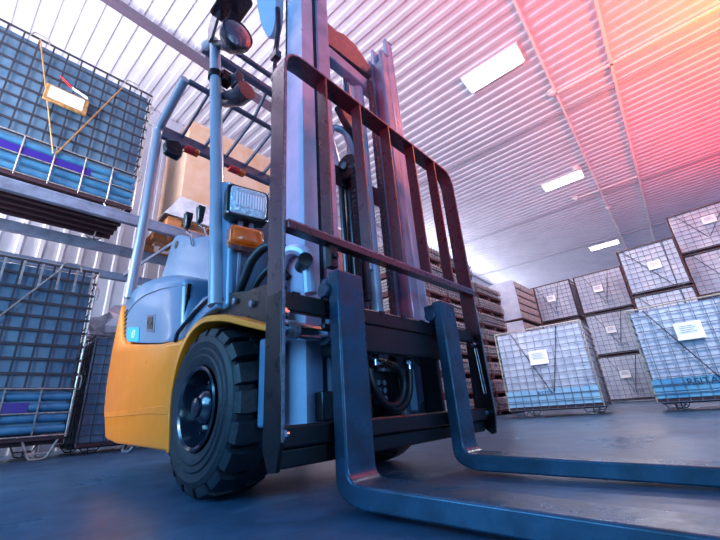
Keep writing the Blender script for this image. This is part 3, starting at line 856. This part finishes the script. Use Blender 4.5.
# hanging horn / mirror body on the guard
b = MB(); b.use(M['rack_post'])
b.tube([(-.27,-.37,1.90),(-.20,-.36,1.80),(-.08,-.345,1.74),(-.02,-.34,1.74)], .034, 14, True, .05); b.build('horn', F)
b = MB(); b.use(M['rack_post']).tube(fillet([(-.20,-.37,1.95),(-.12,-.345,1.92),(-.10,-.34,1.80)], .02, 3), .013, 8); b.box(-.15,-.09,-.365,-.325,1.84,1.92); b.build('horn_bracket', F, bevel=.004)
# rear lamps under the rear beam
b = MB(); b.use(M['plastic']).prism(fillet([(-.40,1.90),(-.30,1.89),(-.29,1.97),(-.33,2.02),(-.41,1.99)], .02, 3, True), 'x', -.99, -.93); b.build('rear_work_light', F, bevel=.006)
for (y0, y1) in ((-.28,-.18),(.05,.18)):
    b = MB(); b.use(M['redlens']).box(-.985,-.93,y0,(y0+y1)/2+.02,1.985,2.02); rl = b.build('rear_signal', F, bevel=.006)
    b = MB(); b.use(M['amber']).box(-.985,-.93,(y0+y1)/2+.02,y1,1.985,2.02); b.build('amber_lens', rl, bevel=.006)

# headlight and turn signal on the near side
def lamp_box(name, cx, cy, cz, w, h, dpt, yawd, pitchd, shell, lens, lensname):
    o = MB(); o.use(shell)
    def rr(wi, hi, r_): return fillet([(-wi,-hi),(wi,-hi),(wi,hi),(-wi,hi)], r_, 4, True)
    A = rr(w/2*.82, h/2*.78, .02); B = rr(w/2, h/2, .02); Cc = rr(w/2, h/2, .02)
    o.loft([[(-dpt, p[0], p[1]) for p in A], [(-dpt*.55, p[0], p[1]) for p in B], [(0, p[0], p[1]) for p in Cc]])
    ob = o.build(name, F, bevel=.003)
    ob.location = (cx, cy, cz); ob.rotation_euler = (0, math.radians(pitchd), math.radians(yawd))
    l = MB(); l.use(lens)
    D = rr(w/2*.86, h/2*.84, .018); E_ = rr(w/2*.74, h/2*.7, .016); G_ = rr(w/2*.4, h/2*.35, .01)
    l.loft([[(-.002, p[0], p[1]) for p in D], [(.006, p[0], p[1]) for p in D], [(.012, p[0], p[1]) for p in E_], [(.015, p[0], p[1]) for p in G_]])
    le = l.build(lensname, ob)
    return ob, le
hl, le = lamp_box('headlight', .13, -.383, 1.000, .165, .14, .085, -12, 0, M['black'], M['glass'], 'lamp_lens')
b = MB(); b.use(M['white'])
for k in range(11): b.box(.0150, .0175, -.052+k*.0105, -.0475+k*.0105, -.030, .030)
b.build('lens_flutes', le, smooth=False)
for (yy, zz) in ((-.076,-.062),(.076,-.062),(-.076,.062),(.076,.062)):
    b = MB(); b.use(M['chrome']).ball((.003,yy,zz), .005); b.build('screw', hl)
b = MB(); b.use(M['brightedge']).cyl((.09,-.39,.86),(.09,-.39,.94), .012, 10).cyl((.10,-.35,.88),(.10,-.35,.94), .012, 10); b.build('lamp_mount', F)
ts, le = lamp_box('turn_signal', .16, -.398, .838, .125, .078, .07, -10, 0, M['amber'], M['amber'], 'signal_lens')

# tall mirror at the upper left of the mast
M['mirrorshell'] = mat('mirror_shell', (206, 186, 204), .6)
b = MB(); b.use(M['mirrorshell'])
oval = [(.075*math.cos(a)*(1.0), .20*math.sin(a)) for a in [2*PI*k/24 for k in range(24)]]
b.loft([[(p[0]*.9,-.014,p[1]*.95) for p in oval],[(p[0],0,p[1]) for p in oval],[(p[0]*.95,.03,p[1]*.97) for p in oval]])
mr = b.build('rear_view_mirror', F)
mr.matrix_local = Matrix.Translation((.24,-.40,2.10)) @ Matrix.Rotation(math.radians(24), 4, 'X') @ Matrix.Rotation(math.radians(20), 4, 'Y')
b = MB(); b.use(M['rack_post']).tube([(.28,-.37,1.98),(.27,-.355,1.86),(.255,-.36,1.72)], .012, 8)
b.tube([(.255,-.36,1.74),(.25,-.36,1.30)], .009, 8).box(.24,.28,-.375,-.345,1.68,1.72).box(.24,.275,-.37,-.35,1.56,1.59); b.build('mirror_arm', F)

# ---------------- mast
MC = .02
def channel(name, x0, x1, yo, yi, z0, z1, m, out):
    """C-section: web on the outer side (yo), flanges towards yi, front face at x1"""
    t = .016; b = MB(); b.use(m)
    lo, hi = min(yo, yi), max(yo, yi)
    if out < 0: web = (yo, yo+t)
    else: web = (yo-t, yo)
    b.box(x0, x1, web[0], web[1], z0, z1)
    b.box(x1-t*1.3, x1, lo, hi, z0, z1); b.box(x0, x0+t*1.3, lo, hi, z0, z1)
    return b.build(name, F, bevel=.004)
channel('outer_mast_rail', .285, .405, MC-.350, MC-.285, .16, 2.30, M['silver'], -1)
channel('outer_mast_rail', .285, .405, MC+.350, MC+.285, .16, 2.30, M['silver'], 1)
channel('inner_mast_rail', .305, .420, MC-.270, MC-.205, .16, 2.12, M['silverdark'], -1)
channel('inner_mast_rail', .305, .420, MC+.270, MC+.205, .16, 2.12, M['silverdark'], 1)
for s in (-1, 1):
    b = MB(); b.use(M['black'])
    b.box(.320, .405, *sorted((MC+s*.284, MC+s*.271)), .20, 2.1); b.build('rail_gap_strip', F, smooth=False)  # black strip filling the gap between outer and inner rail
# cross members
b = MB(); b.use(M['rack_post'])
b.prism([(MC-.21,2.10),(MC-.06,2.10),(MC+.0,2.13),(MC+.09,2.13),(MC+.21,2.05),(MC+.21,1.98),(MC+.13,1.965),(MC-.21,1.93)], 'x', .30, .335); b.build('mast_cross_plate', F, bevel=.004)
b = MB(); b.use(M['silverdark']).box(.30,.35,MC-.21,MC+.21,1.83,1.90); b.build('mast_cross_bar', F, bevel=.006)
b = MB(); b.use(M['rack_post']).box(.285,.30,MC-.35,MC+.35,1.15,1.25); b.build('mast_cross_bar', F, bevel=.004)
b = MB(); b.use(M['black']).box(.27,.30,MC-.34,MC+.34,.22,.36); b.build('mast_cross_bar', F, bevel=.004)
# lift cylinders
b = MB(); b.use(M['rack_post']).cyl((.30,.045,.24),(.30,.045,1.16), .042, 24).cyl((.30,.045,1.16),(.30,.045,1.20), .05, 24); lc_ = b.build('lift_cylinder', F)
b = MB(); b.use(M['chrome']).cyl((.30,.045,1.20),(.30,.045,1.85), .024, 20); b.build('piston_rod', lc_)
b = MB(); b.use(M['silver']).cyl((.30,.128,.24),(.30,.128,1.85), .034, 24); b.build('lift_cylinder', F)
b = MB(); b.use(M['silver']).cyl((.30,MC-.165,.24),(.30,MC-.165,1.85), .03, 24); b.build('lift_cylinder', F)
# chains with links
for (cx, cy) in ((.365,.162),(.372,-.025)):
    b = MB(); b.use(M['chain'])
    z = .50
    while z < (1.85 if cy > 0 else 1.20):
        for dy in (-.010,.002,.012): b.box(cx-.010, cx+.010, cy+dy-.002, cy+dy+.003, z, z+.022)
        b.cyl((cx,cy-.015,z+.002),(cx,cy+.018,z+.002), .0045, 6); z += .025
    b.build('lift_chain', F, smooth=False)
# pulley with hoses
pul = MB(); pul.use(M['rack_post']).lathe([(.02,-.02),(.058,-.022),(.062,-.016),(.05,-.008),(.05,.008),(.062,.016),(.058,.022),(.02,.02)], (.33,-.012,1.235), 'y', 36)
pu = pul.build('hose_pulley', F)
b = MB(); b.use(M['chrome']).cyl((.33,-.045,1.235),(.33,.01,1.235), .018, 16); b.build('pulley_axle', pu)
b = MB(); b.use(M['rack_post']).tube(fillet([(.395,-.02,.60),(.392,-.015,1.24),(.33,-.012,1.305),(.275,-.012,1.25),(.28,-.01,.62)], .05, 6), .013, 10); b.build('hydraulic_hose', F)
b = MB(); b.use(M['silver']).tube(fillet([(.29,-.10,1.36),(.30,-.07,1.46),(.33,-.02,1.44),(.35,.03,1.26),(.35,.05,.75)], .05, 6), .016, 12); b.build('hydraulic_hose', F)
b = MB(); b.use(M['rack_post']).prism(fillet([(-.10,1.52),(-.05,1.58),(.03,1.50),(.06,1.42),(.02,1.38),(-.04,1.44)], .015, 3, True), 'x', .34, .38); b.build('hose_bracket', F, bevel=.004)
# mast foot pieces under the carriage bar, blue light put into their colour
b = MB(); b.use(M['silver']).tube(fillet([(.31,-.36,.56),(.31,-.36,.70),(.36,-.352,.73),(.425,-.335,.70),(.43,-.33,.56)], .06, 5), .02, 10); b.build('hose_guard', F)
b = MB(); b.use(M['black']).cyl((.40,-.34,.655),(.46,-.37,.655), .022, 14); b.build('guard_knob', F)
b = MB(); b.use(M['bluegrey']).box(.28,.33,-.41,-.345,.19,.44); b.build('mast_foot', F, bevel=.008)
b = MB(); b.use(M['bluegrey']).box(.28,.33,.385,.44,.19,.44); b.build('mast_foot', F, bevel=.008)

# ---------------- carriage
b = MB(); b.use(M['carriage'])
b.box(.505,.530,-.505,.505,.462,.510); b.box(.50,.526,-.215,.26,.378,.462); b.build('upper_carriage_bar', F, bevel=.004)
b = MB(); b.use(M['carriage']).box(.49,.530,-.505,.505,.150,.196); b.build('lower_carriage_bar', F, bevel=.005)
b = MB(); b.use(M['carriage']).box(.485,.515,-.495,.495,.108,.148); b.build('lower_carriage_lip', F, bevel=.005)
for k in range(9):
    y = -.46+k*.115
    b = MB(); b.use(M['black']).box(.505,.5315,y-.012,y+.012,.498,.5125) ; b.build('fork_notch', F, smooth=False)
for s in (-1, 1):
    b = MB(); b.use(M['carriage']).box(.43,.505,s*.20-.012+MC,s*.20+.012+MC,.12,.50); b.build('carriage_side_plate', F, bevel=.004)
    b = MB(); b.use(M['chain']).cyl((.44,MC+s*.195,.40),(.44,MC+s*.25,.40), .04, 20); b.build('carriage_roller', F)
    b = MB(); b.use(M['chain']).cyl((.44,MC+s*.195,.2),(.44,MC+s*.25,.2), .04, 20); b.build('carriage_roller', F)
b = MB(); b.use(M['black']).box(.40,.44,-.30,-.235,.197,.275); b.build('rail_stop', F, bevel=.004)
b = MB(); b.use(M['chrome']).cyl((.452,-.46,.433),(.452,-.285,.433), .024, 24); cy_ = b.build('side_shift_cylinder', F)
b = MB(); b.use(M['brightedge']).cyl((.452,-.44,.433),(.452,-.405,.433), .027, 24); b.build('cylinder_gland', cy_)
b = MB(); b.use(M['brightedge']).cyl((.452,-.30,.433),(.452,-.27,.433), .031, 20); b.build('cylinder_gland', cy_)
b = MB(); b.use(M['black']).box(.42,.50,-.285,-.20,.37,.41).box(.44,.48,-.32,-.19,.44,.46); b.build('cylinder_bracket', F, bevel=.004)
# hose loop between the bars
b = MB(); b.use(M['hose']).tube(fillet([(.455,-.088,.365),(.46,-.03,.36),(.46,.04,.345),(.458,.062,.29),(.455,.02,.225),(.455,-.05,.225),(.455,-.105,.29),(.45,-.11,.34)], .05, 6), .013, 12); b.build('hydraulic_hose', F)
b = MB(); b.use(M['hose']).tube(fillet([(.455,.098,.375),(.455,.10,.30),(.455,.07,.232),(.455,-.0,.205),(.45,-.07,.25),(.44,-.10,.31)], .05, 6), .013, 12); b.build('hydraulic_hose', F)
for (y, za, zb_) in ((-.088,.352,.405),(.098,.345,.425)):
    b = MB(); b.use(M['chrome']).cyl((.457,y,za),(.457,y,zb_), .011, 12).cyl((.457,y,za+.018),(.457,y,za+.034), .016, 6).cyl((.457,y,zb_-.012),(.457,y,zb_), .015, 6); b.build('hose_fitting', F)
b = MB(); b.use(M['chrome']).cyl((.457,-.088,.360),(.46,-.02,.358), .011, 12).cyl((.458,-.07,.3595),(.459,-.05,.359), .016, 6).cyl((.459,-.04,.3588),(.46,-.02,.358), .015, 6); b.build('hose_fitting', F)
b = MB(); b.use(M['wire'])
for k in range(3):
    for j in range(2): b.cyl((.42,-.055+j*.03,.25+k*.025),(.44,-.055+j*.03,.25+k*.025), .009, 10)
b.use(M['black']).box(.40,.42,-.10,.04,.21,.34); b.build('valve_block', F)
b = MB(); b.use(M['bluegrey']).box(.405,.43,.128,.168,.205,.352); b.build('blue_lit_mast_piece', F, bevel=.004)  # lower mast piece, the blue light on it put into its colour

# ---------------- load guard (flat bars standing on edge)
BX = .558; BD = .066
def flatbar(b, path, t, x0, x1):             # path in (y,z), ribbon of thickness t, depth x0..x1
    P = [Vector(p) for p in path]; L = []; Rr = []
    for i, p in enumerate(P):
        a = P[max(0,i-1)]; c = P[min(len(P)-1,i+1)]; d_ = (c-a).normalized(); n = Vector((-d_.y, d_.x))
        L.append(p+n*t/2); Rr.append(p-n*t/2)
    rings = [[(x0,L[i].x,L[i].y),(x1,L[i].x,L[i].y),(x1,Rr[i].x,Rr[i].y),(x0,Rr[i].x,Rr[i].y)] for i in range(len(P))]
    return b.loft(rings)
W = .519; TZ = 1.333
b = MB(); b.use(M['rack_post'])
path = fillet([(-W,.165),(-W,TZ),(W,TZ),(W,.165)], .085, 8)
flatbar(b, path, .009, BX-BD, BX)
lg = b.build('load_guard', F, bevel=.0015)
lg2 = MB(); lg2.use(M['brightedge'])
path2 = fillet([(-W,.165),(-W,TZ),(W,TZ),(W,.165)], .085, 8)
flatbar(lg2, path2, .0055, BX+.0002, BX+.0014); lg2.build('bright_edge', lg)  # thin bright strip along the front edge of the guard
for k in range(5):
    y = -.348+k*.1755+.002
    b = MB(); b.use(M['rack_post']).box(BX-.046, BX, y-.004, y+.004, .69, TZ-.002); gb = b.build('guard_bar', lg, bevel=.001)
b = MB(); b.use(M['rack_post']).box(BX-.022, BX+.012, -W+.005, W-.005, .668, .694); b.build('guard_crossbar', lg, bevel=.002)
b = MB(); b.use(M['brightedge']).box(BX+.0118, BX+.0128, -W+.006, W-.006, .6885, .6935); b.build('bright_edge', lg, smooth=False)  # thin bright strip along the top edge of the crossbar
# side plates running down, bent back at the foot
for s in (-1, 1):
    b = MB(); b.use(M['black'])
    out = [(BX,.17),(BX,.50),(BX-BD,.50),(BX-.075,.45),(BX-.085,.20),(BX-.08,.14),(BX-.03,.095),(BX-.012,.10)]
    if s < 0: out = [(BX,.17),(BX,.50),(BX-BD,.50),(BX-BD,.15),(BX-.045,.105),(BX-.015,.108)]
    b.prism(out, 'y', s*W-.006, s*W+.006); sp = b.build('guard_side_plate', lg, bevel=.002)
    b = MB(); b.use(M['brightedge']).prism([(BX+.0005,.17),(BX+.0005,.50),(BX+.002,.50),(BX+.002,.17)], 'y', s*W-.004, s*W+.004)
    b.build('bright_edge', sp, smooth=False)
    for z in (.178, .455):
        b = MB(); b.use(M['chrome']).cyl((BX-.03,s*W-s*.005,z),(BX-.03,s*W-s*.026,z), .013, 6).cyl((BX-.03,s*W-s*.02,z),(BX-.03,s*W-s*.036,z), .007, 10); b.build('bolt', sp)
    if s > 0:
        b = MB(); b.use(M['brightedge']).tube(fillet([(BX-.038,W-.008,.44),(BX-.030,W-.008,.25),(BX-.020,W-.008,.25),(BX-.028,W-.008,.44),(BX-.038,W-.008,.44)], .004, 3), .0022, 6); b.build('slot_edge', sp)
for y in (-.348, -.35):
    pass
b = MB(); b.use(M['carriage']).box(BX-.02,BX+.004,-.362,-.334,.60,.69).cyl((BX+.004,-.348,.635),(BX+.014,-.348,.635), .010, 6); b.build('guard_mounting_tab', lg, bevel=.002)

# ---------------- forks
def fork(y0, w=.10):
    b = MB(); b.use(M['fork'])
    t = .040; xf = .589; zt = .583
    # centre-line-free outline: outer (heel side) and inner
    outl = [(xf-t, zt), (xf, zt)]
    inner = fillet([(xf, zt), (xf, .066), (1.68, .036)], [0,.035,0], 6)
    tip = [(1.68,.036),(1.685,.022)]
    outer = fillet([(1.68,.012),(1.25,.008),(xf+.02,.018),(xf-t,.045),(xf-t,zt)], [0,0,.03,.05,0], 6)
    o = inner+tip[1:]+outer
    b.prism(o, 'y', y0, y0+w)
    f = b.build('fork', F, bevel=.005, seg=2, angle=30)
    b = MB(); b.use(M['fork']).box(xf-t-.03, xf-t, y0+.012, y0+w-.012, .505, .56).box(xf-t-.03, xf-t-.018, y0+.012, y0+w-.012, .48, .51); b.build('fork_hook', f, bevel=.003)
    b = MB(); b.use(M['fork']).box(xf-t-.05, xf-t, y0+.02, y0+.06, zt-.03, zt-.002).cyl((xf-t-.01,y0-.012,zt-.05),(xf-t-.01,y0+.01,zt-.05), .022, 14); b.build('fork_lock_pin', f, bevel=.003)
    return f
fork(-.366); fork(.162)

# ------------------------------------------------------------------ light
def area(name, loc, target, sx, sy, e, col, spread=180):
    l = bpy.data.lights.new(name, 'AREA'); l.shape = 'RECTANGLE'; l.size = sx; l.size_y = sy; l.energy = e; l.color = col; l.spread = math.radians(spread)
    o = bpy.data.objects.new(name, l); C.objects.link(o); o.location = loc
    o.rotation_euler = (Vector(target)-Vector(loc)).to_track_quat('-Z','Y').to_euler(); return o
def spot(name, loc, target, e, col, ang, blend=.8, size=.15):
    l = bpy.data.lights.new(name, 'SPOT'); l.energy = e; l.color = col; l.spot_size = math.radians(ang); l.spot_blend = blend; l.shadow_soft_size = size
    o = bpy.data.objects.new(name, l); C.objects.link(o); o.location = loc
    o.rotation_euler = (Vector(target)-Vector(loc)).to_track_quat('-Z','Y').to_euler(); return o
def point(name, loc, e, col, size=.3):
    l = bpy.data.lights.new(name, 'POINT'); l.energy = e; l.color = col; l.shadow_soft_size = size
    o = bpy.data.objects.new(name, l); C.objects.link(o); o.location = loc; return o

area('lamp_light', at_hall(.03,5.0,H-.2), (.03,5.0,0), 1.0, .4, 150, (1,.95,.97))
area('lamp_light', at_hall(.06,10.45,H-.2), (-.4,10.45,0), 1.0, .4, 200, (1,.95,.97))
area('lamp_light', at_hall(.13,17.5,H-.2), (-.6,17.5,0), 1.0, .4, 120, (1,.95,.97))
area('ceiling_fill', (-2.2,-3.2,3.2), (-3.4,1.6,6.5), 2.6, 2.4, 360, (.95,.93,1), 130)  # added fill with no fixture, whitens the upper left ceiling
area('ceiling_fill', (3.4,3.2,2.4), (-1.5,7,6.5), 1.6, 1.6, 18, (1,.62,.70), 130)  # weak fill added from the opposite side to soften the ribs
area('container_fill', (3.4,1.6,3.6), (0,6.5,1.2), 1.6, 1.2, 125, (.86,.91,1), 110)  # unseen fill added to lift the right-hand containers
spot('warm_tint_fill', (4.3,5.6,4.6), (4.3,5.8,6.5), 1300, (1,.16,.012), 155, .6, .3)  # added upward spot, puts the orange tint on the ceiling
spot('warm_tint_fill', (5.4,9.5,4.4), (5.2,9.7,6.5), 1500, (1,.035,.015), 155, .6, .4)  # added upward spot, deepens the ceiling tint to red farther back
spot('warm_tint_fill', (2.6,2.2,4.4), (1.8,3.4,6.5), 520, (1,.10,.05), 150, .7, .4)  # added upward spot, carries the red tint towards the mast
spot('red_tint_fill', (1.7,-2.6,.7), (.55,.28,1.35), 330, (1,.06,.03), 34, 1.0)  # added spot that casts the red tint on the guard bars
area('blue_fill', (4.6,-1.2,1.3), (.4,.1,.9), 1.6, 1.4, 75, (.34,.68,1))  # added cool fill for the front of mast and cowl
area('blue_fill', (-.2,-4.0,2.0), (0,-.2,0), 3.2, 1.8, 230, (.15,.55,1))  # added fill for the blue cast on floor, wheel and forks
area('wall_fill', (-5.15,-3.0,2.6), (-5.3,2,3.2), .5, 2.6, 130, (1,.97,.98), 150)  # added light without a fixture, brightens the wall behind the rack
spot('side_fill', (1.2,-4.4,1.4), (-3.6,-.9,1.0), 620, (.62,.85,1), 26, .9, .5)  # added fill aimed at the lower left container
spot('side_fill', (-1.1,-3.6,1.7), (-1.5,0,.75), 520, (.96,.98,1), 50, .9, .5)  # added neutral fill for the yellow skirt and hood
w = bpy.data.worlds.new('world'); S.world = w; w.use_nodes = True
w.node_tree.nodes['Background'].inputs[0].default_value = (.07,.30,.75,1)
w.node_tree.nodes['Background'].inputs[1].default_value = .8
